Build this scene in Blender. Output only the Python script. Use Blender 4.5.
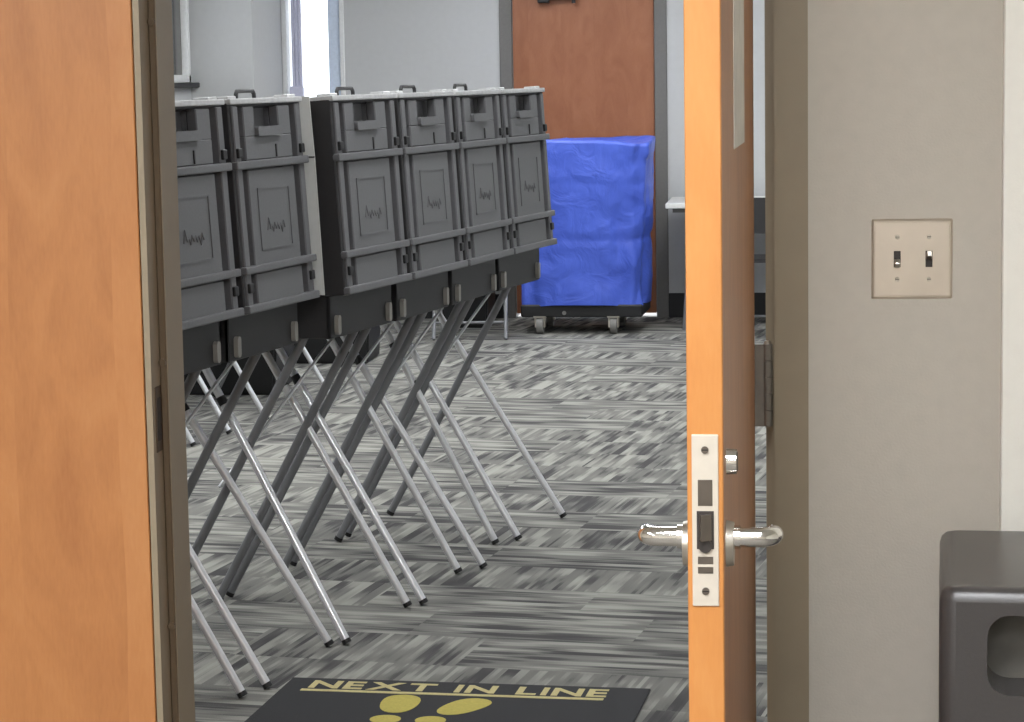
import bpy, bmesh, math, random
from mathutils import Vector, Matrix

# ------------------------------------------------------------------ clear
for o in list(bpy.data.objects):
    bpy.data.objects.remove(o, do_unlink=True)
scene = bpy.context.scene
col = scene.collection

# ------------------------------------------------------------------ camera
F_PX, W_PX = 2400.0, 1024.0
CAM = Vector((0.0, -3.72, 1.51))
yaw, pitch, roll = math.atan(288 / F_PX), math.atan(288 / F_PX), 0.0166
fw = Vector((-math.sin(yaw) * math.cos(pitch), math.cos(yaw) * math.cos(pitch), -math.sin(pitch)))
rt0 = Vector((math.cos(yaw), math.sin(yaw), 0))
up0 = rt0.cross(fw)
rt = rt0 * math.cos(roll) - up0 * math.sin(roll)
up = up0 * math.cos(roll) + rt0 * math.sin(roll)
cd = bpy.data.cameras.new('camera')
cd.sensor_fit = 'HORIZONTAL'
cd.sensor_width = 36.0
cd.lens = 36.0 * F_PX / W_PX
cd.clip_start = 0.05
cd.clip_end = 200
cam = bpy.data.objects.new('camera', cd)
M = Matrix((rt, up, -fw)).transposed().to_4x4()
M.translation = CAM
cam.matrix_world = M
col.objects.link(cam)
scene.camera = cam

# ------------------------------------------------------------------ world, exposure
world = bpy.data.worlds.new('daylight')
scene.world = world
world.use_nodes = True
bg = world.node_tree.nodes['Background']
bg.inputs[0].default_value = (0.86, 0.92, 1.0, 1)
bg.inputs[1].default_value = 3.0
scene.view_settings.view_transform = 'Standard'
scene.view_settings.look = 'None'
scene.view_settings.gamma = 1.0
scene.view_settings.use_curve_mapping = False
scene.view_settings.exposure = 0.0
ROOM_LIGHT = 13.0        # emission of the room's ceiling fixtures
HALL_LIGHT = 46.0        # emission of the hallway's ceiling fixtures
ROOM_LIGHT_COLOR = (0.96, 0.98, 1.0)
HALL_LIGHT_COLOR = (0.95, 0.97, 1.0)

# ------------------------------------------------------------------ colour and material helpers
def lin(c):
    c = c / 255.0
    return c / 12.92 if c <= 0.04045 else ((c + 0.055) / 1.055) ** 2.4
def rgb(r, g, b):
    return (lin(r), lin(g), lin(b), 1.0)

class NT:
    def __init__(self, name):
        self.m = bpy.data.materials.new(name)
        self.m.use_nodes = True
        self.t = self.m.node_tree
        self.b = self.t.nodes['Principled BSDF']
    def n(self, typ, **kw):
        nd = self.t.nodes.new(typ)
        for k, v in kw.items():
            setattr(nd, k, v)
        return nd
    def l(self, a, b):
        self.t.links.new(a, b)
    def math(self, op, a, b=None, c=None):
        nd = self.n('ShaderNodeMath', operation=op)
        for i, v in enumerate((a, b, c)):
            if v is None: continue
            if isinstance(v, (int, float)): nd.inputs[i].default_value = v
            else: self.l(v, nd.inputs[i])
        return nd.outputs[0]
    def ramp(self, fac, stops, interp='LINEAR'):
        nd = self.n('ShaderNodeValToRGB')
        nd.color_ramp.interpolation = interp
        els = nd.color_ramp.elements
        while len(els) < len(stops): els.new(0.5)
        for e, (p, c) in zip(els, stops):
            e.position = p; e.color = c
        self.l(fac, nd.inputs[0])
        return nd.outputs[0]
    def bump(self, h, strength, dist):
        nd = self.n('ShaderNodeBump')
        nd.inputs['Strength'].default_value = strength
        nd.inputs['Distance'].default_value = dist
        self.l(h, nd.inputs['Height'])
        self.l(nd.outputs[0], self.b.inputs['Normal'])

def plain(name, c, rough=0.5, metal=0.0, noise=0.06, scale=60.0, bump=0.0, spec=None, bscale=None):
    k = NT(name)
    tc = k.n('ShaderNodeTexCoord')
    nz = k.n('ShaderNodeTexNoise')
    nz.inputs['Scale'].default_value = scale
    nz.inputs['Detail'].default_value = 4
    k.l(tc.outputs['Object'], nz.inputs['Vector'])
    lo = tuple(v * (1 - noise) for v in c[:3]) + (1,)
    hi = tuple(min(1, v * (1 + noise)) for v in c[:3]) + (1,)
    k.l(k.ramp(nz.outputs['Fac'], [(0.25, lo), (0.75, hi)]), k.b.inputs['Base Color'])
    k.b.inputs['Roughness'].default_value = rough
    k.b.inputs['Metallic'].default_value = metal
    if spec is not None: k.b.inputs['Specular IOR Level'].default_value = spec
    if bump:
        nb = k.n('ShaderNodeTexNoise')
        nb.inputs['Scale'].default_value = bscale or scale * 3
        nb.inputs['Detail'].default_value = 3
        k.l(tc.outputs['Object'], nb.inputs['Vector'])
        k.bump(nb.outputs['Fac'], bump, 0.002)
    return k.m

def emit(name, c, s):
    k = NT(name)
    k.b.inputs['Base Color'].default_value = (0.8, 0.8, 0.8, 1)
    k.b.inputs['Emission Color'].default_value = tuple(c) + (1,)
    k.b.inputs['Emission Strength'].default_value = s
    return k.m

def wood(name, dark, mid, light, leaf=0.16, seed=0.0, rough=0.38):
    """flat-cut veneer: vertical leaves of slightly different tone, long grain, small flecks"""
    k = NT(name)
    tc = k.n('ShaderNodeTexCoord')
    sep = k.n('ShaderNodeSeparateXYZ')
    k.l(tc.outputs['Object'], sep.inputs[0])
    side = k.math('ADD', sep.outputs[0], sep.outputs[1])
    wob = k.n('ShaderNodeTexNoise'); wob.inputs['Scale'].default_value = 1.1
    k.l(tc.outputs['Object'], wob.inputs['Vector'])
    s2 = k.math('ADD', side, k.math('MULTIPLY', wob.outputs['Fac'], 0.05))
    leafid = k.math('FLOOR', k.math('DIVIDE', k.math('ADD', s2, 40.0 + seed), leaf))
    wn = k.n('ShaderNodeTexWhiteNoise', noise_dimensions='1D')
    k.l(leafid, wn.inputs['W'])
    cmb = k.n('ShaderNodeCombineXYZ')
    k.l(k.math('ADD', k.math('MULTIPLY', side, 6.5), k.math('MULTIPLY', leafid, 3.7)), cmb.inputs[0])
    k.l(k.math('MULTIPLY', sep.outputs[2], 2.4), cmb.inputs[2])
    g = k.n('ShaderNodeTexNoise'); g.inputs['Scale'].default_value = 1.6; g.inputs['Detail'].default_value = 6
    g.inputs['Distortion'].default_value = 1.4
    k.l(cmb.outputs[0], g.inputs['Vector'])
    cm2 = k.n('ShaderNodeCombineXYZ')
    k.l(k.math('MULTIPLY', side, 220.0), cm2.inputs[0])
    k.l(k.math('MULTIPLY', sep.outputs[2], 40.0), cm2.inputs[2])
    fl = k.n('ShaderNodeTexNoise'); fl.inputs['Scale'].default_value = 1.0; fl.inputs['Detail'].default_value = 3
    k.l(cm2.outputs[0], fl.inputs['Vector'])
    v = k.math('ADD', k.math('MULTIPLY_ADD', g.outputs['Fac'], 0.46, 0.08), k.math('MULTIPLY', wn.outputs['Value'], 0.16))
    v = k.math('ADD', v, k.math('MULTIPLY', fl.outputs['Fac'], 0.18))
    k.l(k.ramp(v, [(0.25, dark), (0.5, mid), (0.78, light)]), k.b.inputs['Base Color'])
    k.b.inputs['Roughness'].default_value = rough
    k.bump(fl.outputs['Fac'], 0.06, 0.001)
    return k.m

def carpet_material():
    k = NT('carpet_tile')
    geo = k.n('ShaderNodeNewGeometry')
    sep = k.n('ShaderNodeSeparateXYZ'); k.l(geo.outputs['Position'], sep.inputs[0])
    ca, sa = math.cos(math.radians(9)), math.sin(math.radians(9))     # tiles laid slightly askew to the doorway
    X = k.math('ADD', k.math('SUBTRACT', k.math('MULTIPLY', sep.outputs[0], ca), k.math('MULTIPLY', sep.outputs[1], sa)), 50.0)
    Y = k.math('ADD', k.math('ADD', k.math('MULTIPLY', sep.outputs[0], sa), k.math('MULTIPLY', sep.outputs[1], ca)), 50.0)
    TW, TH = 0.62, 0.31                                           # planks laid in either direction
    cy_ = k.math('FLOOR', k.math('DIVIDE', Y, TH))
    cx_ = k.math('FLOOR', k.math('DIVIDE', k.math('ADD', X, k.math('MULTIPLY', cy_, 0.23)), TW))
    cc = k.n('ShaderNodeCombineXYZ'); k.l(cx_, cc.inputs[0]); k.l(cy_, cc.inputs[1])
    wn = k.n('ShaderNodeTexWhiteNoise', noise_dimensions='2D'); k.l(cc.outputs[0], wn.inputs['Vector'])
    par = k.math('GREATER_THAN', wn.outputs['Value'], 0.50)
    u = k.math('ADD', k.math('MULTIPLY', X, k.math('SUBTRACT', 1.0, par)), k.math('MULTIPLY', Y, par))
    v = k.math('ADD', k.math('MULTIPLY', Y, k.math('SUBTRACT', 1.0, par)), k.math('MULTIPLY', X, par))
    tile = k.math('MULTIPLY', wn.outputs['Value'], 90.0)
    def streak(pitch, ulen, salt):
        row = k.math('FLOOR', k.math('DIVIDE', v, pitch))
        cmb = k.n('ShaderNodeCombineXYZ')
        k.l(k.math('MULTIPLY', u, 1.0 / ulen), cmb.inputs[0])
        k.l(k.math('ADD', k.math('MULTIPLY', row, 5.37), salt), cmb.inputs[1])
        k.l(tile, cmb.inputs[2])
        nz = k.n('ShaderNodeTexNoise'); nz.inputs['Scale'].default_value = 1.0; nz.inputs['Detail'].default_value = 1.0
        k.l(cmb.outputs[0], nz.inputs['Vector'])
        return nz.outputs['Fac']
    a = streak(0.034, 0.30, 0.0)
    b = streak(0.012, 0.36, 19.0)
    s = k.math('ADD', k.math('MULTIPLY', a, 0.68), k.math('MULTIPLY', b, 0.32))
    big = k.n('ShaderNodeTexNoise'); big.inputs['Scale'].default_value = 1.3; big.inputs['Detail'].default_value = 2
    k.l(geo.outputs['Position'], big.inputs['Vector'])
    s = k.math('ADD', s, k.math('MULTIPLY', k.math('SUBTRACT', big.outputs['Fac'], 0.5), 0.16))
    pile = k.n('ShaderNodeTexNoise'); pile.inputs['Scale'].default_value = 260; pile.inputs['Detail'].default_value = 2
    k.l(geo.outputs['Position'], pile.inputs['Vector'])
    s = k.math('ADD', s, k.math('MULTIPLY', k.math('SUBTRACT', pile.outputs['Fac'], 0.5), 0.07))
    c = k.ramp(s, [(0.36, rgb(78, 77, 77)), (0.42, rgb(94, 93, 92)), (0.455, rgb(120, 119, 115)), (0.53, rgb(132, 131, 126)),
                   (0.56, rgb(152, 151, 144)), (0.66, rgb(168, 167, 159))])
    k.l(c, k.b.inputs['Base Color'])
    k.b.inputs['Roughness'].default_value = 0.95
    k.b.inputs['Specular IOR Level'].default_value = 0.15
    k.bump(pile.outputs['Fac'], 0.3, 0.003)
    return k.m

def glass_material():
    k = NT('window_glass')
    tr = k.n('ShaderNodeBsdfTransparent')
    gl = k.n('ShaderNodeBsdfGlossy'); gl.inputs['Roughness'].default_value = 0.02
    mx = k.n('ShaderNodeMixShader')
    fr = k.n('ShaderNodeFresnel'); fr.inputs['IOR'].default_value = 1.45
    k.l(fr.outputs[0], mx.inputs[0]); k.l(tr.outputs[0], mx.inputs[1]); k.l(gl.outputs[0], mx.inputs[2])
    k.l(mx.outputs[0], k.t.nodes['Material Output'].inputs['Surface'])
    return k.m

def tarp_material():
    k = NT('blue_plastic_sheet')
    tc = k.n('ShaderNodeTexCoord')
    nz = k.n('ShaderNodeTexNoise'); nz.inputs['Scale'].default_value = 5; nz.inputs['Detail'].default_value = 5
    k.l(tc.outputs['Object'], nz.inputs['Vector'])
    k.l(k.ramp(nz.outputs['Fac'], [(0.3, rgb(66, 92, 198)), (0.7, rgb(82, 110, 222))]), k.b.inputs['Base Color'])
    k.b.inputs['Roughness'].default_value = 0.42
    vo = k.n('ShaderNodeTexNoise'); vo.inputs['Scale'].default_value = 7; vo.inputs['Detail'].default_value = 3
    vo.inputs['Distortion'].default_value = 1.6
    k.l(tc.outputs['Object'], vo.inputs['Vector'])
    k.bump(vo.outputs['Fac'], 0.4, 0.03)
    return k.m

M_ = {
    'hall_wall':  plain('greige_wall_paint', rgb(184, 177, 165), 0.85, noise=0.03, scale=40, bump=0.25, bscale=260),
    'cream':      plain('cream_wall_paint', rgb(232, 229, 219), 0.8, noise=0.02, scale=40, bump=0.15, bscale=260),
    'room_wall':  plain('pale_grey_wall_paint', rgb(196, 197, 197), 0.85, noise=0.02, scale=30, bump=0.15, bscale=200),
    'ceil':       plain('white_ceiling_tile', rgb(228, 228, 224), 0.9, noise=0.04, scale=90),
    'frame':      plain('olive_tan_frame_paint', rgb(136, 123, 102), 0.5, noise=0.03, scale=30),
    'gasket':     plain('brown_door_gasket', rgb(84, 68, 48), 0.7),
    'far_frame':  plain('dark_grey_frame_paint', rgb(112, 110, 107), 0.5),
    'base':       plain('black_rubber_base', rgb(36, 36, 37), 0.55),
    'wood':       wood('honey_maple_veneer', rgb(146, 92, 52), rgb(170, 114, 67), rgb(184, 131, 82), 0.17, 0.03),
    'wood_edge':  wood('lit_maple_edge', rgb(170, 108, 54), rgb(186, 124, 65), rgb(198, 140, 80), 0.4, 0.0),  # lighter copy of the maple, front light on the lock edge painted in
    'far_wood':   wood('reddish_birch_veneer', rgb(142, 86, 56), rgb(162, 104, 72), rgb(178, 122, 88), 0.2, 0.11),
    'nickel':     plain('satin_nickel', rgb(206, 200, 190), 0.32, 1.0, noise=0.02),
    'chrome':     plain('bright_chrome', rgb(232, 230, 226), 0.12, 1.0, noise=0.01),
    'plate':      plain('warm_nickel_faceplate', rgb(204, 195, 181), 0.42, 0.35, noise=0.03),
    'steel':      plain('brushed_steel_plate', rgb(214, 204, 192), 0.30, 1.0, noise=0.06, scale=18),
    'dark_slot':  plain('dark_slot', rgb(44, 38, 34), 0.6),
    'bolt':       plain('dark_latch_steel', rgb(120, 112, 104), 0.35, 0.9),
    'strike':     plain('bronze_strike', rgb(84, 68, 52), 0.5, 0.5),
    'paper':      plain('white_paper', rgb(214, 208, 200), 0.9, noise=0.10, scale=25),
    'case':       plain('grey_booth_plastic', rgb(106, 106, 108), 0.46, noise=0.07, scale=150, bump=0.2, bscale=500),
    'case_dark':  plain('shade_dark_booth_plastic', rgb(48, 47, 48), 0.55, noise=0.06, scale=120, bump=0.2, bscale=500),  # case plastic darkened to paint shade on shells, grooves, trays; also dark small parts
    'black':      plain('black_plastic', rgb(28, 28, 29), 0.5, noise=0.1),
    'alu':        plain('bright_aluminium_tube', rgb(236, 237, 240), 0.28, 0.55, noise=0.02),
    'grey_tube':  plain('grey_painted_tube', rgb(134, 135, 138), 0.42, 0.3, noise=0.03),
    'knob':       plain('grey_leg_bracket', rgb(158, 155, 148), 0.5),
    'rim':        plain('top_lit_rim_plastic', rgb(196, 196, 196), 0.35, noise=0.12, scale=60),  # pale plastic, made lighter to paint the overhead light on lid tops
    'hinge':      plain('dull_steel_hinge', rgb(120, 114, 106), 0.45, 0.7),
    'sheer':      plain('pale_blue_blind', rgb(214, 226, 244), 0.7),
    'wing':       plain('pale_grey_sheet_plastic', rgb(214, 214, 210), 0.6, noise=0.03),
    'tarp':       tarp_material(),
    'rubber':     plain('grey_caster_rubber', rgb(130, 128, 124), 0.6),
    'mat':        plain('black_carpet_mat', rgb(52, 52, 54), 0.95, noise=0.18, scale=400, bump=0.3, bscale=900),
    'yellow':     plain('yellow_mat_print', rgb(196, 182, 92), 0.9, noise=0.12, scale=200),
    'cream_print': plain('cream_mat_print', rgb(206, 194, 140), 0.9, noise=0.12, scale=200),
    'bin':        plain('charcoal_bin_plastic', rgb(68, 65, 64), 0.30, noise=0.05, scale=200, bump=0.15, bscale=700),
    'bin_recess': plain('grey_recess_plastic', rgb(104, 101, 95), 0.6),
    'table_top':  plain('white_laminate', rgb(232, 232, 228), 0.45),
    'white':      plain('white_window_frame', rgb(232, 233, 232), 0.5),
    'glass':      glass_material(),
    'carpet':     carpet_material(),
    'hall_floor': plain('hall_carpet', rgb(112, 108, 102), 0.95, noise=0.2, scale=120),
    'ground':     plain('pale_concrete', rgb(190, 188, 182), 0.9),
    'blind':      plain('lilac_white_blind', rgb(206, 206, 226), 0.6),
    'room_lamp':  emit('room_light_diffuser', ROOM_LIGHT_COLOR, ROOM_LIGHT),
    'hall_lamp':  emit('hall_light_diffuser', HALL_LIGHT_COLOR, HALL_LIGHT),
}

# ------------------------------------------------------------------ mesh helpers
class MB:
    """collects simple solids; build() links them as ONE mesh object"""
    def __init__(self):
        self.bm = bmesh.new()
    def box(self, x0, x1, y0, y1, z0, z1, bev=0.0, seg=2, mat=None):
        b = bmesh.new()
        bmesh.ops.create_cube(b, size=1.0)
        for v in b.verts:
            v.co = Vector((x0 + (v.co.x + .5) * (x1 - x0), y0 + (v.co.y + .5) * (y1 - y0), z0 + (v.co.z + .5) * (z1 - z0)))
        if bev > 0:
            bmesh.ops.bevel(b, geom=list(b.edges), offset=bev, segments=seg, profile=0.6, affect='EDGES')
        if mat is not None:
            bmesh.ops.transform(b, matrix=mat, verts=b.verts)
        self._add(b)
        return self
    def _add(self, b):
        me = bpy.data.meshes.new('tmp')
        b.to_mesh(me); b.free()
        self.bm.from_mesh(me)
        bpy.data.meshes.remove(me)
    def tube(self, p0, p1, r, seg=14, r2=None):
        p0, p1 = Vector(p0), Vector(p1)
        d = p1 - p0
        b = bmesh.new()
        bmesh.ops.create_cone(b, cap_ends=True, segments=seg, radius1=r, radius2=r if r2 is None else r2, depth=d.length)
        q = Vector((0, 0, 1)).rotation_difference(d.normalized()).to_matrix().to_4x4()
        bmesh.ops.transform(b, matrix=Matrix.Translation((p0 + p1) / 2) @ q, verts=b.verts)
        self._add(b)
        return self
    def path(self, pts, r, seg=12):
        """one swept tube through pts"""
        pts = [Vector(p) for p in pts]
        rings = []
        prev = None
        for i, p in enumerate(pts):
            if i == 0: t = pts[1] - p
            elif i == len(pts) - 1: t = p - pts[i - 1]
            else: t = (pts[i + 1] - p).normalized() + (p - pts[i - 1]).normalized()
            t.normalize()
            if prev is None:
                a = Vector((0, 0, 1)) if abs(t.z) < 0.9 else Vector((1, 0, 0))
                x = t.cross(a).normalized()
            else:
                x = (prev - t * prev.dot(t)).normalized()
            prev = x
            y = t.cross(x)
            rings.append([self.bm.verts.new(p + (x * math.cos(2 * math.pi * k / seg) + y * math.sin(2 * math.pi * k / seg)) * r) for k in range(seg)])
        for a, b in zip(rings, rings[1:]):
            for k in range(seg):
                self.bm.faces.new((a[k], a[(k + 1) % seg], b[(k + 1) % seg], b[k]))
        self.bm.faces.new(list(reversed(rings[0]))); self.bm.faces.new(rings[-1])
        return self
    def prism(self, poly, axis, a, b):
        """extrude a closed 2D polygon along axis from a to b"""
        def P(u, v, w):
            return {'z': (u, v, w), 'x': (w, u, v), 'y': (u, w, v)}[axis]
        lo = [self.bm.verts.new(P(u, v, a)) for u, v in poly]
        hi = [self.bm.verts.new(P(u, v, b)) for u, v in poly]
        n = len(poly)
        for k in range(n):
            self.bm.faces.new((lo[k], lo[(k + 1) % n], hi[(k + 1) % n], hi[k]))
        self.bm.faces.new(list(reversed(lo))); self.bm.faces.new(hi)
        bmesh.ops.recalc_face_normals(self.bm, faces=self.bm.faces)
        return self
    def mesh(self, name, smooth=False):
        bmesh.ops.recalc_face_normals(self.bm, faces=self.bm.faces)
        me = bpy.data.meshes.new(name)
        self.bm.to_mesh(me); self.bm.free()
        if smooth:
            for p in me.polygons: p.use_smooth = True
            me.set_sharp_from_angle(angle=math.radians(40))
        return me
    def build(self, name, mat, parent=None, smooth=False):
        return link(name, self.mesh(name, smooth), mat, parent)

def link(name, me, mat, parent=None):
    if mat is not None and not me.materials:
        me.materials.append(M_[mat] if isinstance(mat, str) else mat)
    o = bpy.data.objects.new(name, me)
    col.objects.link(o)
    if parent is not None: o.parent = parent
    return o

def empty(name, loc=(0, 0, 0), rz=0.0):
    o = bpy.data.objects.new(name, None)
    o.empty_display_size = 0.05
    col.objects.link(o)
    o.location = loc; o.rotation_euler = (0, 0, rz)
    return o

def tag(o, label=None, cat=None, group=None, kind=None):
    if label: o['label'] = label
    if cat: o['category'] = cat
    if group: o['group'] = group
    if kind: o['kind'] = kind
    return o

def struct(o, label, cat):
    return tag(o, label, cat, kind='structure')

def copy_tree(o, parent=None):
    c = o.copy(); col.objects.link(c); c.parent = parent
    for ch in list(o.children):
        copy_tree(ch, c)
    return c

def rounded(w, h, r, n=5, cx=0.0, cy=0.0):
    pts = []
    for sx, sy, a0 in ((1, 1, 0), (-1, 1, 90), (-1, -1, 180), (1, -1, 270)):
        for k in range(n + 1):
            a = math.radians(a0 + 90 * k / n)
            pts.append((cx + sx * (w / 2 - r) + r * math.cos(a), cy + sy * (h / 2 - r) + r * math.sin(a)))
    return pts

# ================================================================== THE SETTING
X_LEFT, X_RIGHT, Y_FAR, Z_CEIL = -3.55, 0.55, 11.0, 2.75
WT = 0.134                                   # hall wall thickness
RAB_L, RAB_R = -1.0255, -0.036                # rabbets of the door frame
DOOR_H = 2.135

struct(MB().box(X_LEFT - .2, X_RIGHT + .2, 0.05, Y_FAR + .1, -0.1, 0.0).build('floor', 'carpet'),
       'grey streaked carpet tiles of the room beyond the doorway', 'floor')
struct(MB().box(-4.4, 3.2, -6.2, 0.05, -0.1, 0.0).build('floor_hall', 'hall_floor'),
       'plain grey carpet of the hallway in front of the doorway', 'floor')
struct(MB().box(X_LEFT - .2, X_RIGHT + .2, WT, Y_FAR + .2, Z_CEIL, Z_CEIL + .1).build('ceiling', 'ceil'),
       'white ceiling of the room beyond the doorway', 'ceiling')
struct(MB().box(-4.4, 3.2, -6.2, WT, Z_CEIL, Z_CEIL + .1).build('ceiling_hall', 'ceil'),
       'white ceiling of the hallway', 'ceiling')

# wall with the doorway: greige on the hall side
w = MB()
w.box(RAB_R + .05, 0.309, 0, WT, 0, Z_CEIL)
w.box(-4.2, -2.05, 0, WT, 0, Z_CEIL)
w.box(-2.05, RAB_R + .05, 0, WT, DOOR_H + .05, Z_CEIL)
struct(w.build('wall_front', 'hall_wall'), 'greige painted wall around the open doorway', 'wall')
struct(MB().box(0.309, 3.0, -0.02, WT, 0, Z_CEIL, 0.002, 1).build('wall_right', 'cream'),
       'cream wall strip at the right edge behind the charcoal bin', 'wall')
# hallway shell behind and beside the camera
struct(MB().box(-4.4, -4.2, -6.2, WT, 0, Z_CEIL).build('wall_hall_left', 'hall_wall'), 'left end wall of the hallway', 'wall')
struct(MB().box(3.0, 3.2, -6.2, WT, 0, Z_CEIL).build('wall_hall_right', 'cream'), 'right end wall of the hallway', 'wall')
struct(MB().box(-4.4, 3.2, -6.4, -6.2, 0, Z_CEIL).build('wall_back', 'hall_wall'), 'rear wall of the hallway', 'wall')
# room shell
FD0, FD1 = -1.735, -0.862                    # far door clear opening
WB0, WB1, WBS, WBH = -3.168, -2.775, 1.20, 2.45
w = MB()
w.box(X_LEFT - .2, WB0, Y_FAR, Y_FAR + .2, 0, Z_CEIL)
w.box(WB0, WB1, Y_FAR, Y_FAR + .2, 0, WBS)
w.box(WB0, WB1, Y_FAR, Y_FAR + .2, WBH, Z_CEIL)
w.box(WB1, FD0 - .05, Y_FAR, Y_FAR + .2, 0, Z_CEIL)
w.box(FD0 - .05, FD1 + .05, Y_FAR, Y_FAR + .2, 2.18, Z_CEIL)
w.box(FD1 + .05, X_RIGHT + .2, Y_FAR, Y_FAR + .2, 0, Z_CEIL)
struct(w.build('wall_far', 'room_wall'), 'pale grey far wall of the room around the brown door', 'wall')
PY = 10.205                                  # front of the pier in the far left corner
WA0, WA1, WAS, WAH = 8.7, 10.17, 1.485, 2.45
w = MB()
w.box(X_LEFT - .15, X_LEFT, WT, WA0, 0, Z_CEIL)
w.box(X_LEFT - .15, X_LEFT, WA0, WA1, 0, WAS)
w.box(X_LEFT - .15, X_LEFT, WA0, WA1, WAH, Z_CEIL)
w.box(X_LEFT - .15, X_LEFT, WA1, Y_FAR, 0, Z_CEIL)
struct(w.build('wall_left', 'room_wall'), 'pale grey window wall on the left of the room', 'wall')
struct(MB().box(X_LEFT, -3.171, PY, Y_FAR, 0, Z_CEIL, .004, 1).build('wall_pier', 'room_wall'),
       'grey pier projecting between the two windows in the far corner', 'wall')
struct(MB().box(X_RIGHT, X_RIGHT + .2, WT, Y_FAR, 0, Z_CEIL).build('wall_side', 'room_wall'), 'right side wall of the room', 'wall')
# rubber baseboards
b = MB(); b.box(FD1 + .075, X_RIGHT, Y_FAR - .012, Y_FAR, 0, .15, .003, 1); b.box(-3.171, FD0 - .075, Y_FAR - .012, Y_FAR, 0, .15, .003, 1)
struct(b.build('baseboard_far', 'base'), 'black rubber baseboard along the far wall', 'baseboard')
struct(MB().box(X_LEFT, X_LEFT + .012, WT, PY, 0, .15, .003, 1).build('baseboard_left', 'base'), 'black rubber baseboard under the left windows', 'baseboard')
# ground outside
struct(MB().box(-30, 30, Y_FAR + .2, 60, -.12, -.02).build('ground_outside', 'ground'), 'pale paving outside behind the far wall', 'ground')

# window in the left wall
wn = MB()
FW = .045
for y0, y1, z0, z1 in ((WA0, WA0 + FW, WAS, WAH), (WA1 - FW, WA1, WAS, WAH), (WA0, WA1, WAS, WAS + FW), (WA0, WA1, WAH - FW, WAH)):
    wn.box(X_LEFT - .09, X_LEFT + .012, y0, y1, z0, z1, .004, 1)
win = struct(wn.build('window_1', 'white'), 'white framed window high on the left wall beside the door jamb', 'window')
g = MB()
for y0, y1, z0, z1 in ((WA0 + FW, WA0 + FW + .02, WAS + FW, WAH - FW), (WA1 - FW - .02, WA1 - FW, WAS + FW, WAH - FW), (9.46, 9.49, WAS + FW, WAH - FW)):
    g.box(X_LEFT - .075, X_LEFT - .03, y0, y1, z0, z1)
g.build('mullion', 'far_frame', win)
MB().box(X_LEFT - .055, X_LEFT - .05, WA0 + FW, WA1 - FW, WAS + FW, WAH - FW).build('pane', 'glass', win)
MB().box(X_LEFT - .02, X_LEFT + .055, WA0 - .03, WA1 + .03, WAS - .03, WAS, .004, 1).build('window_sill', 'base', win)
# window in the far wall
wn = MB()
for x0, x1, z0, z1 in ((WB0, WB0 + .03, WBS, WBH), (WB1 - .03, WB1, WBS, WBH), (WB0, WB1, WBS, WBS + .04), (WB0, WB1, WBH - .04, WBH)):
    wn.box(x0, x1, Y_FAR - .006, Y_FAR + .12, z0, z1, .004, 1)
win = struct(wn.build('window_2', 'white'), 'narrow glaring window in the far wall beside the corner pier', 'window')
MB().box(WB0 + .03, WB1 - .03, Y_FAR + .06, Y_FAR + .066, WBS + .04, WBH - .04).build('pane', 'glass', win)
for k in range(3):
    MB().box(WB0 + .068 + k * .022, WB0 + .085 + k * .022, Y_FAR - .045, Y_FAR - .012, WBS + .03, WBH, .003, 1).build('blind_slat', 'blind', win)
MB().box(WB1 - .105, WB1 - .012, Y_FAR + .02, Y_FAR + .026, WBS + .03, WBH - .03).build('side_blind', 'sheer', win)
MB().box(WB0 + .05, WB0 + .135, Y_FAR - .055, Y_FAR - .004, WBS + .16, WBS + .25, .012, 2).build('blind_weight', 'blind', win)

# ceiling fixtures
def ceiling_light(x, y, mat, label, group):
    e = tag(empty('ceiling_light', (x, y, Z_CEIL)), label, 'light', group)
    f = MB()
    for x0, x1, y0, y1 in ((-.31, .31, -.62, -.59), (-.31, .31, .59, .62), (-.31, -.28, -.59, .59), (.28, .31, -.59, .59)):
        f.box(x0, x1, y0, y1, -.03, 0)
    f.build('frame', 'white', e)
    MB().box(-.28, .28, -.59, .59, -.02, -.004).build('diffuser', mat, e)
for y in (2.5, 4.9, 7.2, 9.2):
    for x in ((-2.4, -.6) if y < 8 else (-1.7, -.2)):
        ceiling_light(x, y, 'room_lamp', 'recessed ceiling light in the room, %s pair from the doorway, %s side' % (('first', 'second', 'third', 'fourth')[(2.5, 4.9, 7.2, 9.2).index(y)], 'window' if x < -1 else 'door'), 'room ceiling lights')
for x, y in ((-2.3, -2.5), (-.15, -2.5), (-2.3, -4.9), (-.15, -4.9)):
    ceiling_light(x, y, 'hall_lamp', 'recessed hallway ceiling light, %s the doorway wall, %s' % ('near' if y > -3 else 'far from', 'left of the open door' if x < -1 else 'in line with the open door'), 'hallway ceiling lights')

# ------------------------------------------------------------------ hall door frame
fr = MB()
YB, YS = WT + .012, .045
MUL = -1.0355                                # left face of the slim mullion, where the closed leaf starts
fr.prism([(MUL, -.012), (RAB_L, -.012), (RAB_L, YS), (RAB_L + .012, YS), (RAB_L + .012, YB), (MUL - .016, YB), (MUL - .016, .036), (MUL, .036)], 'z', 0, DOOR_H + .05)
fr.prism([(-2.05, -.012), (-2.0, -.012), (-2.0, .036), (-1.986, .036), (-1.986, YB), (-2.05, YB)], 'z', 0, DOOR_H + .05)
fr.box(-2.0, MUL, -.012, YB, DOOR_H, DOOR_H + .05)
fr.prism([(RAB_R + .052, -.012), (RAB_R, -.012), (RAB_R, YS), (RAB_R - .014, YS), (RAB_R - .014, YB), (RAB_R + .052, YB)], 'z', 0, DOOR_H + .05)
fr.box(RAB_L, RAB_R, -.012, YB, DOOR_H, DOOR_H + .05)
frame = struct(fr.build('trim_1', 'frame'), 'olive tan metal frame around the open doorway and the closed leaf beside it', 'door frame')
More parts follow.
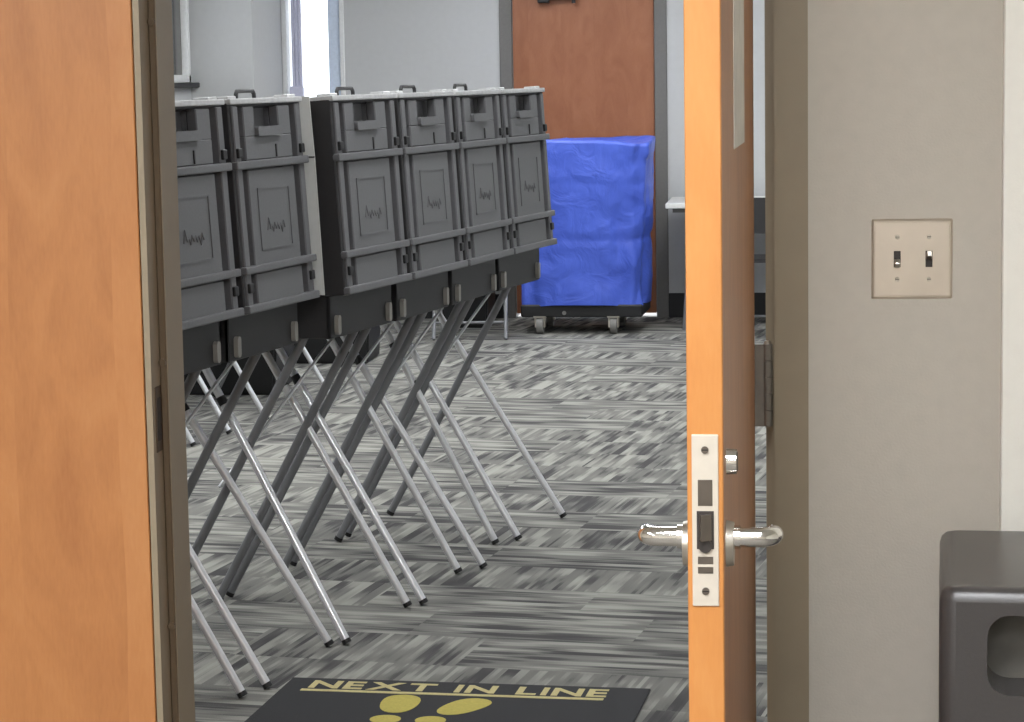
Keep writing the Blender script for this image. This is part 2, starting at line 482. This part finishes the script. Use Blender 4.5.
MB().box(RAB_L + .0005, RAB_L + .0115, YS - .006, YS, .02, DOOR_H, .002, 1).build('gasket', 'gasket', frame)
for z in (.62, 1.055, 1.6):
    MB().tube((RAB_L + .006, YS - .011, z), (RAB_L + .006, YS - .004, z), .006, 10).build('silencer', 'gasket', frame)
st = MB().box(RAB_L - .001, RAB_L + .0015, .004, .040, .912, 1.018, .0006, 1).build('strike_plate', 'strike', frame)
MB().box(RAB_L + .0005, RAB_L + .0022, .012, .032, .93, 1.0).build('latch_hole', 'dark_slot', st)

# ------------------------------------------------------------------ open door, hinged on the right jamb
DL, DT = 0.945, 0.0425
ang = math.atan2(0.0195, 0.935)             # leaf leans this far off the straight-out line
hd = empty('door_1', (-.0665, -.014, 0), -math.pi / 2 - ang)
struct(hd, 'maple door standing open towards us, its lock edge facing front', 'door')
# local +x runs from hinges to lock edge, local -y is the left face (away from hinge), local y=0 the right face
# after rotation local +y points to world +X, so the leaf occupies y in [-DT, 0]
MB().box(0, DL - .004, -DT, 0, .012, DOOR_H - .004, .0015, 1).build('leaf', 'wood', hd)
MB().box(DL - .004, DL, -DT + .0006, -.0006, .012, DOOR_H - .004, .001, 1).build('edge_band', 'wood_edge', hd)
ym = -DT / 2
fp = MB().box(DL - .001, DL + .0022, ym - .0155, ym + .0155, .887, 1.090, .0008, 1).build('lock_faceplate', 'plate', hd)
fx = DL + .0022
for z in (1.072, .905):
    s_ = MB().tube((fx - .001, ym, z), (fx + .0012, ym, z), .0045, 12).build('screw', 'bolt', fp)
    MB().box(fx + .0010, fx + .0016, ym - .0035, ym + .0035, z - .0007, z + .0007).build('screw_slot', 'dark_slot', hd)
MB().box(fx - .001, fx + .0008, ym - .0085, ym + .0085, 1.006, 1.037, .0004, 1).build('auxiliary_bolt', 'bolt', fp)
MB().box(fx - .001, fx + .0006, ym - .010, ym + .010, .955, 1.000).build('latch_window', 'dark_slot', fp)
lb = MB().prism([(-.007, fx), (.007, fx), (.007, fx + .004), (-.004, fx + .012)], 'z', .966, .996)
for v in lb.bm.verts: v.co = Vector((v.co.y, ym + v.co.x, v.co.z))
lb.build('latch_bolt', 'bolt', fp)
MB().tube((fx - .001, ym, .959), (fx + .004, ym, .959), .008, 14).build('latch_guard', 'dark_slot', fp)
MB().box(fx - .001, fx + .0006, ym - .009, ym + .009, .926, .946).build('lower_slot', 'bolt', fp)
MB().box(fx, fx + .0016, ym - .009, ym + .009, .934, .937).build('slot_bar', 'plate', fp)
# levers: rose on the face, round neck standing off, grip turning back along the door
for sgn, y0 in ((1, 0.0), (-1, -DT)):
    lx, lz = DL - .062, .957
    ro = MB().tube((lx, y0, lz - .008), (lx, y0 + sgn * .009, lz - .008), .028, 28, .026).build('rose', 'nickel', hd, True)
    n_ = 9
    pts = [(lx, y0 + sgn * .006, lz), (lx, y0 + sgn * .040, lz)]
    for k in range(1, n_):
        a = math.radians(90 * k / (n_ - 1))
        pts.append((lx - .016 * (1 - math.cos(a)), y0 + sgn * (.040 + .014 * math.sin(a)), lz))
    pts += [(lx - .05, y0 + sgn * .054, lz - .006), (lx - .105, y0 + sgn * .053, lz - .017)]
    MB().path(pts, .0120, 18).build('lever', 'chrome', hd, True)
    MB().tube((lx, y0 + sgn * .004, lz), (lx, y0 + sgn * .016, lz), .0145, 20).build('collar', 'chrome', hd, True)
tc_ = MB().tube((DL - .075, 0, 1.046), (DL - .075, .012, 1.046), .016, 24, .015).build('lock_cylinder', 'chrome', hd, True)
MB().box(DL - .078, DL - .072, .011, .0135, 1.034, 1.058, .001, 1).build('key_slot', 'bolt', tc_)
# three butt hinges
for z in (.20, 1.023, 1.90):
    kn = MB()
    for k in range(5):
        kn.tube((-.006, .019, z - .064 + k * .0258), (-.006, .019, z - .064 + k * .0258 + .0246), .0082, 14)
    h = kn.build('hinge', 'hinge', hd, True)
    MB().box(-.006, .0005, -.036, .019, z - .064, z + .064, .0005, 1).build('hinge_leaf', 'hinge', h)
    MB().tube((-.006, .019, z + .064), (-.006, .019, z + .069), .0065, 12, .004).build('pin_tip', 'nickel', h)
# notice taped to the right face
pp = MB().box(.36, .66, .0005, .0014, 1.41, 1.83)
pp.build('paper_notice', 'paper', hd)

# closed maple leaf filling the left half of the frame
hd2 = struct(empty('door_2', (-1.997, -.014, 0), 0), 'closed honey maple door leaf at the left edge of the picture', 'door')
LW = -1.0375 + 1.997
MB().box(0, LW, 0, .045, .012, DOOR_H - .004, .0012, 1).build('leaf', 'wood', hd2)
for z in (.25, 1.07, 1.9):
    MB().tube((-.004, -.008, z - .06), (-.004, -.008, z + .06), .007, 14).build('hinge', 'hinge', hd2, True)

# ------------------------------------------------------------------ far door and its frame
ff = MB()
ff.box(FD0 - .075, FD0, Y_FAR - .015, Y_FAR + .2, 0, 2.205, .003, 1)
ff.box(FD1, FD1 + .075, Y_FAR - .015, Y_FAR + .2, 0, 2.205, .003, 1)
ff.box(FD0, FD1, Y_FAR - .015, Y_FAR + .2, 2.135, 2.205, .003, 1)
struct(ff.build('trim_2', 'far_frame'), 'dark grey metal frame of the far brown door', 'door frame')
fd = struct(empty('door_3', ((FD0 + FD1) / 2, Y_FAR + .02, 0)), 'reddish brown wooden door in the far wall behind the blue cart', 'door')
hw = (FD1 - FD0) / 2 - .004
MB().box(-hw, hw, 0, .045, .026, 2.13, .002, 1).build('leaf', 'far_wood', fd)
cl = MB().box(-.28, -.03, -.075, 0, 1.955, 2.02, .008, 2).build('door_closer', 'far_frame', fd)
MB().tube((-.05, -.06, 1.95), (-.05, -.06, 1.925), .012, 12).build('closer_pivot', 'black', cl)
MB().box(-.27, -.20, -.07, -.01, 1.93, 1.956, .004, 1).build('closer_foot', 'black', cl)

# ------------------------------------------------------------------ switch plate
sp = tag(empty('light_switch', (.174, 0, 1.217)), 'square brushed steel double switch plate on the greige wall', 'light switch')
pl = MB()
hw_ = .0622
prof = [(0, -.0005), (0, 0)]
b = bmesh.new(); bmesh.ops.create_cube(b, size=1.0)
for v in b.verts:
    front = v.co.y < 0
    s_ = hw_ - (.005 if front else 0)
    v.co = Vector((math.copysign(s_, v.co.x), -.006 if front else 0, math.copysign(s_, v.co.z)))
bmesh.ops.bevel(b, geom=list(b.edges), offset=.0012, segments=2, affect='EDGES')
pl._add(b)
plate = pl.build('plate', 'steel', sp)
for i, x in enumerate((-.0225, .0255)):
    sl = MB().box(x - .0052, x + .0052, -.0066, -.0050, -.0125, .0125, .0005, 1).build('switch_slot', 'dark_slot', plate)
    up_ = -1 if i == 0 else 1
    tg = MB().box(-.004, .004, -.015, 0, -.0045, .0045, .0012, 1, Matrix.Translation((x, -.005, up_ * .003)) @ Matrix.Rotation(math.radians(24 * -up_), 4, 'X'))
    tg.build('toggle', 'nickel', sp)
    for z in (.034, -.031):
        sc = MB().tube((x, -.0055, z), (x, -.0078, z), .0036, 14, .0026).build('screw', 'nickel', plate, True)
        MB().box(x - .0028, x + .0028, -.0081, -.0076, z - .0005, z + .0005).build('screw_slot', 'dark_slot', sp)

# ------------------------------------------------------------------ voting booths
CW, LH = 0.452, 0.517          # case width, lid height

def make_lid_parts(root):
    """the upright lid: x along the row, y outward (0 = face), z up; pivots at its bottom edge"""
    lid_m = MB()
    D_ = .105                   # shell depth
    # hollow shell: rim walls and a back plate, with a pocket left open for the hand grip
    g0, g1, gz0, gz1 = .150, .292, .436, .500
    lid_m.box(0, .010, -D_, -.004, 0, LH, .002, 1)
    lid_m.box(CW - .010, CW, -D_, -.004, 0, LH, .002, 1)
    lid_m.box(.006, CW - .006, -D_, -.004, 0, .012, .002, 1)
    lid_m.box(.006, CW - .006, -D_, -.004, LH - .012, LH, .002, 1)
    lid_m.box(.006, CW - .006, -.034, -.024, .006, gz0)
    lid_m.box(.006, g0, -.034, -.024, gz0, LH - .006)
    lid_m.box(g1, CW - .006, -.034, -.024, gz0, LH - .006)
    lid_m.box(g0, g1, -.034, -.024, gz1, LH - .006)
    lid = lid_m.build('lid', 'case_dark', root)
    lid.location = (0, 0, .935)
    lid.rotation_euler = (math.radians(3.4), 0, 0)      # leans back over the tray
    # raised fields between the rails
    P0, P1 = .080, CW - .080
    f = MB(); f.box(P0, P1, -.026, 0, .112, .350, .003, 1); f.build('panel', 'case', lid)
    f = MB(); f.box(P0, P1, -.026, 0, .014, .094, .003, 1); f.build('panel', 'case', lid)
    f = MB()
    f.box(P0, P1, -.026, 0, .372, gz0 - .004, .003, 1)
    f.box(P0, g0 - .004, -.026, 0, gz0 - .006, LH - .012, .003, 1)
    f.box(g1 + .004, P1, -.026, 0, gz0 - .006, LH - .012, .003, 1)
    f.build('panel', 'case', lid)
    # hand grip pocket
    gp = MB()
    gp.box(g0, g1, -.046, -.036, gz0, gz1)
    gp.box(g0, g0 + .004, -.044, -.024, gz0, gz1)
    gp.box(g1 - .004, g1, -.044, -.024, gz0, gz1)
    gp = gp.build('grip_pocket', 'case', lid)
    MB().prism(rounded(g1 - g0 + .012, .024, .006, 3, (g0 + g1) / 2, gz0 + .006), 'y', -.030, .010).build('grip_lip', 'case', lid)
    # vertical edge ribs with deep grooves on both sides
    for x0, x1 in ((.014, .046), (CW - .046, CW - .014)):
        MB().box(x0, x1, -.026, .002, .010, LH - .010, .003, 1).build('rib', 'case', lid)
    # horizontal rails
    for z0, z1 in ((0, .020), (.096, .115), (.352, .372)):
        MB().box(0, CW, -.012, .011, z0, z1, .004, 2).build('rail', 'case', lid)
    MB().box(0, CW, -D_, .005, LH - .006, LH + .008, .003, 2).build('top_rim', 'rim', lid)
    # black clips in the edge ribs
    for x in (.029, CW - .029):
        for z in (.062, .392):
            MB().box(x - .012, x + .012, 0, .009, z - .012, z + .012, .002, 1).build('clip', 'black', lid)
    # moulded square emblem with raised frame
    em = MB()
    ex, ez, e, h = CW / 2, .225, .100, .078
    for a0, a1, c0, c1 in ((-e, e, h - .005, h), (-e, e, -h, -h + .005), (-e, -e + .006, -h, h), (e - .006, e, -h, h)):
        em.box(ex + a0, ex + a1, -.001, .0022, ez + c0, ez + c1)
    zs = (0, .030, .004, .012, -.004, .016, .002, .014, 0, .012, -.008, .018, .002)
    em.path([(ex - .055 + q * .0092, .0004, ez - .030 + z) for q, z in enumerate(zs)], .0022, 6)
    em.build('emblem', 'case', lid)
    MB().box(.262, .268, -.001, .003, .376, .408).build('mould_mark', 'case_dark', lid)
    # carrying handle folded up on top
    hx = CW / 2
    MB().path([(hx - .055, -.055, LH), (hx - .055, -.055, LH + .020), (hx - .048, -.055, LH + .028), (hx + .048, -.055, LH + .028),
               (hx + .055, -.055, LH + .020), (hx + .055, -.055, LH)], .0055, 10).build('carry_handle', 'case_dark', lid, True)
    for x in (.02, CW - .06):
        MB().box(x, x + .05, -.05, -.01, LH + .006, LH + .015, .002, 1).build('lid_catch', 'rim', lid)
    return lid

def leg_and_foot(root, p0, p1, r, mat, name='leg'):
    l_ = MB().tube(p0, p1, r, 16).build(name, mat, root, True)
    d = (Vector(p1) - Vector(p0)).normalized()
    MB().tube(Vector(p0) - d * .003, Vector(p0) + d * .009, r + .0014, 14).build('foot_cap', 'black', l_, True)
    return l_

def make_booth_base(root, closed):
    tr_m = MB()
    y0, y1, z0, z1 = -.50, -.052, .815, .930
    # open tray: tapered walls and a floor
    for x0, x1, a, b_ in ((.006, .018, y0, y1), (CW - .018, CW - .006, y0, y1)):
        tr_m.box(x0, x1, a, b_, z0, z1, .003, 1)
    tr_m.box(.006, CW - .006, y0, y0 + .012, z0, z1, .003, 1)
    tr_m.box(.006, CW - .006, y1 - .012, y1, z0, z1, .003, 1)
    tr_m.box(.012, CW - .012, y0 + .006, y1 - .006, z0 + .002, z0 + .014)
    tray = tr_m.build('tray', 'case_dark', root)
    MB().box(.02, CW - .02, y0 + .014, y1 - .014, z1 - .028, z1 - .018, .002, 1).build('writing_surface', 'case', tray)
    for x in (.045, CW - .045):
        MB().prism(rounded(.020, .052, .009, 4, x, z0 + .035), 'y', y1 - .004, y1 + .012).build('leg_bracket', 'knob', tray)
    for x in (.10, CW - .10):
        MB().tube((x - .014, -.042, z1 + .004), (x + .014, -.042, z1 + .004), .010, 12).build('hinge', 'knob', tray, True)
    if closed:
        MB().box(.002, CW - .002, y0 - .004, y1 + .004, z1, z1 + .085, .008, 2).build('closed_lid', 'case', root)

def add_legs(root, near_foot=None, far_foot=None, sk=-.075):
    """crossed legs at both ends; feet given in the booth's own frame (x along the row, y inward)"""
    ztop = .830
    for i, x in enumerate((.030, CW - .030)):
        xo = x + (.010 if i == 0 else -.010)
        fx_, fy_ = (near_foot, far_foot)[i] or (x, 0.0)
        # silver leg: front foot up to the rear of the tray
        P0 = Vector((fx_ - .012, fy_, .008)); P1 = Vector((xo + sk * .5, .475, ztop))
        leg_and_foot(root, P0, P1, .0112, 'alu')
        # grey leg: rear foot up to the front of the tray
        Q0 = Vector((x + sk, .575, .009)); Q1 = Vector((xo, .135, ztop))
        leg_and_foot(root, Q0, Q1, .0125, 'grey_tube')
        c = P0.lerp(P1, .63); c2 = Q0.lerp(Q1, .63)
        MB().tube(c, c2, .008, 10).build('pivot', 'black', root, True)
        MB().tube(P0.lerp(P1, .76), P0.lerp(P1, .785), .0135, 12).build('leg_joint', 'black', root, True)
    # thin diagonal stay between the two end frames
    MB().tube((.02, .40, .40), (CW - .03, .20, .800), .0048, 10).build('stay', 'alu', root, True)

def place(root, near, far):
    nx, ny = near; fx_, fy_ = far
    a = math.atan2(fy_ - ny, fx_ - nx)
    root.location = (nx, ny, 0)
    root.rotation_euler = (0, 0, a)

# local +x = along the row away from us, local +y must be outward (world +X): mirror handled by building with y flipped
def make_booth(closed=False):
    r = empty('voting_booth')
    make_booth_base(r, closed)
    if not closed: make_lid_parts(r)
    # row runs +Y in the world with outward = +X: a right-handed frame needs outward = -y, so flip every mesh in y
    def flip(o):
        for ch in o.children:
            if ch.type == 'MESH' and not ch.data.get('flipped'):
                ch.data['flipped'] = 1
                for v in ch.data.vertices: v.co.y = -v.co.y
                ch.data.flip_normals()
            ch.location.y = -ch.location.y
            ch.rotation_euler.x = -ch.rotation_euler.x
            flip(ch)
    flip(r)
    return r

spots = [((-1.432, 1.525), (-1.342, 1.980)), ((-1.336, 1.990), (-1.250, 2.438)), ((-1.184, 2.500), (-1.086, 2.945)),
         ((-1.082, 2.957), (-.990, 3.405)), ((-.987, 3.417), (-.905, 3.866)), ((-.904, 3.878), (-.813, 4.325))]
names = ['grey suitcase voting booth nearest us, partly hidden by the door jamb',
         'second grey voting booth from the jamb, just before the step in the row',
         'third grey voting booth, its dark end face and pale wing showing at the step',
         'fourth grey voting booth from the jamb, third from the blue cart',
         'fifth grey voting booth from the jamb, last but one before the blue cart',
         'farthest grey voting booth of the row, overlapping the blue cart']
proto = make_booth()
booths = []
for i, (a, b_) in enumerate(spots):
    o = proto if i == 0 else copy_tree(proto)
    place(o, a, b_)
    tag(o, names[i], 'voting booth', 'open voting booths in the front row')
    booths.append(o)
feet = [(None, (-1.350, 1.912)), ((-1.307, 2.001), (-1.238, 2.446)), ((-1.195, 2.470), (-1.104, 2.924)),
        ((-1.063, 2.960), (-1.024, 3.393)), ((-.957, 3.470), (-.967, 3.847)), ((-.900, 3.916), (-.792, 4.318))]
def local2(o, p):
    if p is None: return None
    d = Vector(p) - Vector(o.location[:2]); a = o.rotation_euler.z
    return (d.x * math.cos(a) + d.y * math.sin(a), -d.x * math.sin(a) + d.y * math.cos(a))
for o, (fn, ff_) in zip(booths, feet):
    add_legs(o, local2(o, fn), local2(o, ff_))
# the farthest booth has its carrying handle folded down out of sight
for ch in booths[5].children:
    if ch.name.startswith('lid'):
        for g in list(ch.children):
            if g.name.startswith('carry_handle'):
                bpy.data.objects.remove(g, do_unlink=True)
# pale privacy wing at the near end of the third booth (thin sheet, wider at the top)
wg = MB()
wg.prism([(.22, .935), (.058, .935), (.066, 1.10), (.076, 1.30), (.088, 1.458), (.22, 1.458)], 'x', -.012, -.008)
wing = wg.build('privacy_wing', 'wing', booths[2])
MB().box(-.0130, -.007, .076, .110, 1.297, 1.301).build('wing_seam', 'case_dark', wing)

# second row: folded-shut booths standing further left
proto2 = make_booth(True)
add_legs(proto2)
labels2 = ['shut voting booth behind the front row, only its silver legs showing nearest the jamb',
           'shut voting booth behind the front row, middle one, silver legs glimpsed between legs',
           'shut voting booth behind the front row, farthest one, silver legs glimpsed between legs']
d2 = Vector((.2, .98)).normalized()
for i in range(3):
    o = proto2 if i == 0 else copy_tree(proto2)
    s = Vector((-2.56, 5.45)) + d2 * (i * .74)
    e = s + d2 * CW
    place(o, s, e)
    tag(o, labels2[i], 'voting booth', 'shut voting booths in the rear row')

# ------------------------------------------------------------------ blue covered cart
cart = tag(empty('covered_cart', (-1.235, 10.30, 0), math.radians(-2)), 'rolling cart draped in a creased blue plastic cover before the far door', 'cart')
CWD, CDP = .355, .25
MB().box(-CWD - .0, CWD, -CDP, CDP, .100, .172, .008, 1).build('deck', 'black', cart)
inner = MB().box(-CWD + .03, CWD - .03, -CDP + .03, CDP - .03, .165, 1.08, .02, 2).build('load', 'black', cart)
random.seed(5)
cm = bmesh.new()
NU, NV = 96, 44
per = []
for k in range(NU):                          # superellipse outline
    a = 2 * math.pi * k / NU
    c_, s_ = math.cos(a), math.sin(a)
    per.append((math.copysign(abs(c_) ** .42, c_), math.copysign(abs(s_) ** .42, s_), a))
from mathutils import noise as mn
rows = []
for j in range(NV + 1):
    t = j / NV
    z = .165 + t * .965
    row = []
    for (c_, s_, a) in per:
        wdt = CWD * (1.0 + .10 * t) + .008
        dpt = CDP * (1.0 + .05 * t) + .008
        fold = .012 * math.sin(a * 7 + 1.3 * math.sin(t * 5)) * (1 - t) + .006 * math.sin(a * 13 + 2)
        crease = .014 * mn.noise(Vector((c_ * 2.2 + 3, s_ * 2.2, t * 4.5))) + .010 * mn.noise(Vector((c_ * 6, s_ * 6 + 9, t * 9)))
        hor = -.012 * math.exp(-((t - .40) / .012) ** 2) - .010 * math.exp(-((t - .74) / .010) ** 2)
        k_ = fold + crease + hor
        zz = z + (.018 * math.sin(a * 2 + .6) + .010 * mn.noise(Vector((c_ * 3, s_ * 3, 7)))) * (1.0 if j == NV else t) - (.006 * math.sin(a * 5) if j == 0 else 0)
        if j == NV or t > .9:
            zz -= .055 * max(0, c_ - .55) * t
        row.append(cm.verts.new((c_ * wdt + k_ * c_, s_ * dpt + k_ * s_, zz)))
    rows.append(row)
for a_, b_ in zip(rows, rows[1:]):
    for k in range(NU):
        cm.faces.new((a_[k], a_[(k + 1) % NU], b_[(k + 1) % NU], b_[k]))
prev = rows[-1]
for q, dz in ((.94, -.004), (.8, -.02), (.55, -.028), (.25, -.022)):
    ring = [cm.verts.new((v.co.x * q, v.co.y * q, v.co.z + dz + .012 * mn.noise(Vector((v.co.x * q * 6, v.co.y * q * 6, 2))))) for v in rows[-1]]
    for k in range(NU):
        cm.faces.new((prev[k], prev[(k + 1) % NU], ring[(k + 1) % NU], ring[k]))
    prev = ring
cm.faces.new(prev)
bmesh.ops.recalc_face_normals(cm, faces=cm.faces)
me = bpy.data.meshes.new('cover'); cm.to_mesh(me); cm.free()
for p in me.polygons: p.use_smooth = True
link('cover', me, 'tarp', cart)
for x in (-CWD + .11, CWD - .17):
    for y in (-CDP + .03, CDP - .05):
        c = MB().box(x - .036, x + .036, y - .028, y + .028, .095, .107).box(x - .030, x - .022, y - .025, y + .03, .040, .1).box(x + .022, x + .030, y - .025, y + .03, .040, .1)
        c = c.build('caster', 'nickel', cart)
        MB().tube((x - .019, y + .012, .052), (x + .019, y + .012, .052), .052, 24).build('wheel', 'rubber', c, True)
MB().tube((-.1, -CDP - .004, .125), (-.1, -CDP + .01, .125), .012, 12).build('bumper_knob', 'rubber', cart)

# ------------------------------------------------------------------ mat
mat_o = tag(empty('floor_mat', (-.835, 1.745, 0), math.radians(-4.0)), 'black floor mat with yellow footprints, lying before the voting booths', 'mat')
MB().box(-.455, .455, -.32, .31, 0, .007, .003, 1).build('mat_body', 'mat', mat_o)
MB().box(-.400, .355, .182, .200, .0068, .0078).build('stripe', 'cream_print', mat_o)
def glyph(ch, size):
    fc = bpy.data.curves.new('letter', 'FONT')
    fc.body = ch; fc.size = size; fc.offset = .0026; fc.extrude = .0004
    to = bpy.data.objects.new('tmp_text', fc); col.objects.link(to)
    dg = bpy.context.evaluated_depsgraph_get()
    me_ = bpy.data.meshes.new_from_object(to.evaluated_get(dg))
    bpy.data.objects.remove(to, do_unlink=True)
    return me_
gl, adv = [], 0.0
for ch in 'NEXT IN LINE':
    if ch == ' ':
        adv += .046; continue
    me_ = glyph(ch, .098)
    xs = [v.co.x for v in me_.vertices]
    w_ = max(xs) - min(xs)
    wide = 1.25 if ch != 'I' else 1.1
    for v in me_.vertices: v.co.x = (v.co.x - min(xs)) * wide
    gl.append((me_, adv)); adv += w_ * wide + .013
kx = .745 / (adv - .013)
for me_, x in gl:
    for v in me_.vertices: v.co.x *= kx
    me_.materials.clear()
    o = link('letter', me_, 'cream_print', mat_o); o.location = (-.388 + x * kx, .214, .0074)
def foot(cx_, cy_, mir, rz):
    f = MB()
    sole = []
    n = 28
    for k in range(n):
        a = 2 * math.pi * k / n
        y = .082 * math.sin(a)
        w_ = .052 * (1 + .12 * math.sin(a)) * (1 - .10 * (math.cos(2 * a)))
        sole.append((w_ * math.cos(a) + mir * .006 * math.sin(a), y + .055))
    f.prism(sole, 'z', .0066, .0078)
    heel = [(.037 * math.cos(2 * math.pi * k / 20) - mir * .004, .036 * math.sin(2 * math.pi * k / 20) - .085) for k in range(20)]
    f.prism(heel, 'z', .0066, .0078)
    o = f.build('footprint', 'yellow', mat_o)
    o.location = (cx_, cy_, 0); o.rotation_euler = (0, 0, rz)
foot(-.128, .036, -1, math.radians(-2)); foot(.014, .032, 1, math.radians(-20))

# ------------------------------------------------------------------ charcoal bin at right
bn = tag(empty('plastic_bin', (.502, -.315, 0), math.radians(-3.4)), 'charcoal plastic bin with rounded lid and grip hole at right edge', 'bin')
BX, BY = .302, .215
# hollow body: side, rear and top walls rounded over, front wall pierced by the grip hole
gx0, gx1, gz0, gz1 = -.238, .238, .668, .778
body = MB()
body.prism(rounded(2 * BX, 2 * BY, .022, 6), 'z', .02, .640)
body.build('body', 'bin', bn, True)
top = bmesh.new()
ring_z = [(.640, 0), (.795, 0), (.806, .003), (.812, .009), (.814, .018)]
vr = []
for z, ins in ring_z:
    vr.append([top.verts.new((x, y, z)) for x, y in rounded(2 * (BX - ins), 2 * (BY - ins), max(.006, .022 - ins * .5), 6)])
n_ = len(vr[0])
GF = set()
for a_, b_ in zip(vr, vr[1:]):
    for k in range(n_):
        q = [a_[k], a_[(k + 1) % n_], b_[(k + 1) % n_], b_[k]]
        mid = sum((v.co for v in q), Vector()) / 4
        if a_ is vr[0] and mid.y < -BY + .002 and abs(mid.x) < BX - .03:
            continue                                   # the long front panel is filled in below, around the hole
        top.faces.new(q)
top.faces.new(vr[-1])
bmesh.ops.recalc_face_normals(top, faces=top.faces)
me = bpy.data.meshes.new('lid'); top.to_mesh(me); top.free()
for p in me.polygons: p.use_smooth = True
me.set_sharp_from_angle(angle=math.radians(50))
lid_b = link('lid', me, 'bin', bn)
# front panel ring with a rounded grip hole
fm = bmesh.new()
ho = rounded(gx1 - gx0, gz1 - gz0, .030, 8, (gx0 + gx1) / 2, (gz0 + gz1) / 2)
wI, hI = BX - .022, (.640, .795)
outer = rounded(2 * wI, hI[1] - hI[0], .0005, 8, 0, (hI[0] + hI[1]) / 2)
o_ = [fm.verts.new((x, -BY, z)) for x, z in outer]
i_ = [fm.verts.new((x, -BY, z)) for x, z in ho]
d_ = [fm.verts.new((x, -BY + .10, z)) for x, z in ho]
for k in range(len(ho)):
    k2 = (k + 1) % len(ho)
    fm.faces.new((o_[k], o_[k2], i_[k2], i_[k])); fm.faces.new((i_[k], i_[k2], d_[k2], d_[k]))
bmesh.ops.recalc_face_normals(fm, faces=fm.faces)
me = bpy.data.meshes.new('front_panel'); fm.to_mesh(me); fm.free()
link('front_panel', me, 'bin', bn)
MB().prism(rounded(gx1 - gx0 + .02, gz1 - gz0 + .02, .036, 6, 0, (gz0 + gz1) / 2), 'y', -BY + .10, -BY + .106).build('grip_back', 'bin_recess', bn)
MB().box(-BX + .012, BX - .012, -BY + .012, BY - .012, 0, .03).build('foot_base', 'black', bn)
# ------------------------------------------------------------------ furniture in the far part of the room
tb = tag(empty('folding_table', (-.10, 10.55, 0)), 'white topped folding table against the far wall behind the door edge', 'table')
MB().box(-.66, .60, -.37, .37, .715, .745, .006, 2).build('table_top', 'table_top', tb)
MB().box(-.62, .56, -.33, .33, .69, .715).build('apron', 'far_frame', tb)
for x in (-.56, .50):
    for y in (-.29, .29):
        MB().tube((x + (.0 if x < 0 else 0), y, 0), (x + .05 * (1 if x < 0 else -1), y, .70), .0115, 12).build('leg', 'grey_tube', tb, True)

def folding_chair(loc, rz, label):
    c = tag(empty('folding_chair', loc, rz), label, 'chair', 'folding chairs by the far wall')
    MB().prism(rounded(.40, .38, .05, 4), 'z', .435, .455).build('seat', 'case_dark', c)
    MB().prism(rounded(.40, .20, .04, 4, 0, .70), 'y', .20, .215).build('backrest', 'case_dark', c)
    for s in (-1, 1):
        MB().path([(s * .205, -.22, .01), (s * .205, 0, .45), (s * .205, .21, .78)], .0105, 12).build('leg', 'grey_tube', c, True)
        MB().path([(s * .190, .22, .01), (s * .190, -.12, .45)], .0105, 12).build('leg', 'alu', c, True)
    MB().tube((-.205, -.17, .10), (.205, -.17, .10), .008, 10).build('stretcher', 'grey_tube', c, True)
    return c
folding_chair((-1.87, 9.95, 0), math.radians(4), 'silver legged folding chair hidden behind the last booth, left of the blue cart')
folding_chair((-.27, 9.9, 0), math.radians(176), 'dark folding chair before the white table, glimpsed through the hinge gap')

def tote(loc, size, label):
    t = tag(empty('storage_tote', loc), label, 'tote', 'black totes on the floor')
    w_, d_, h_ = size
    m = MB()
    lo = [(-w_ / 2 * .9, -d_ / 2 * .9), (w_ / 2 * .9, -d_ / 2 * .9), (w_ / 2 * .9, d_ / 2 * .9), (-w_ / 2 * .9, d_ / 2 * .9)]
    hi = [(x / .9, y / .9) for x, y in lo]
    vl = [m.bm.verts.new((x, y, 0)) for x, y in lo]; vh = [m.bm.verts.new((x, y, h_)) for x, y in hi]
    for k in range(4): m.bm.faces.new((vl[k], vl[(k + 1) % 4], vh[(k + 1) % 4], vh[k]))
    m.bm.faces.new(vl); m.bm.faces.new(vh)
    bmesh.ops.bevel(m.bm, geom=list(m.bm.edges), offset=.012, segments=2, affect='EDGES')
    m.build('tub', 'black', t)
    MB().box(-w_ / 2 - .015, w_ / 2 + .015, -d_ / 2 - .015, d_ / 2 + .015, h_ - .01, h_ + .03, .010, 2).build('lid', 'black', t)
    for s in (-1, 1):
        MB().box(s * (w_ / 2 + .012) - .012, s * (w_ / 2 + .012) + .012, -.06, .06, h_ - .05, h_ + .015, .004, 1).build('handle', 'black', t)
tote((-2.80, 7.64, 0), (.70, .46, .42), 'large black lidded tote on the carpet behind the booth legs near the jamb')
tote((-2.45, 8.85, 0), (.44, .40, .40), 'smaller black lidded tote further back behind the booth legs')
tote((-1.98, 10.62, 0), (.30, .42, .42), 'black lidded tote standing against the far wall left of the blue cart')
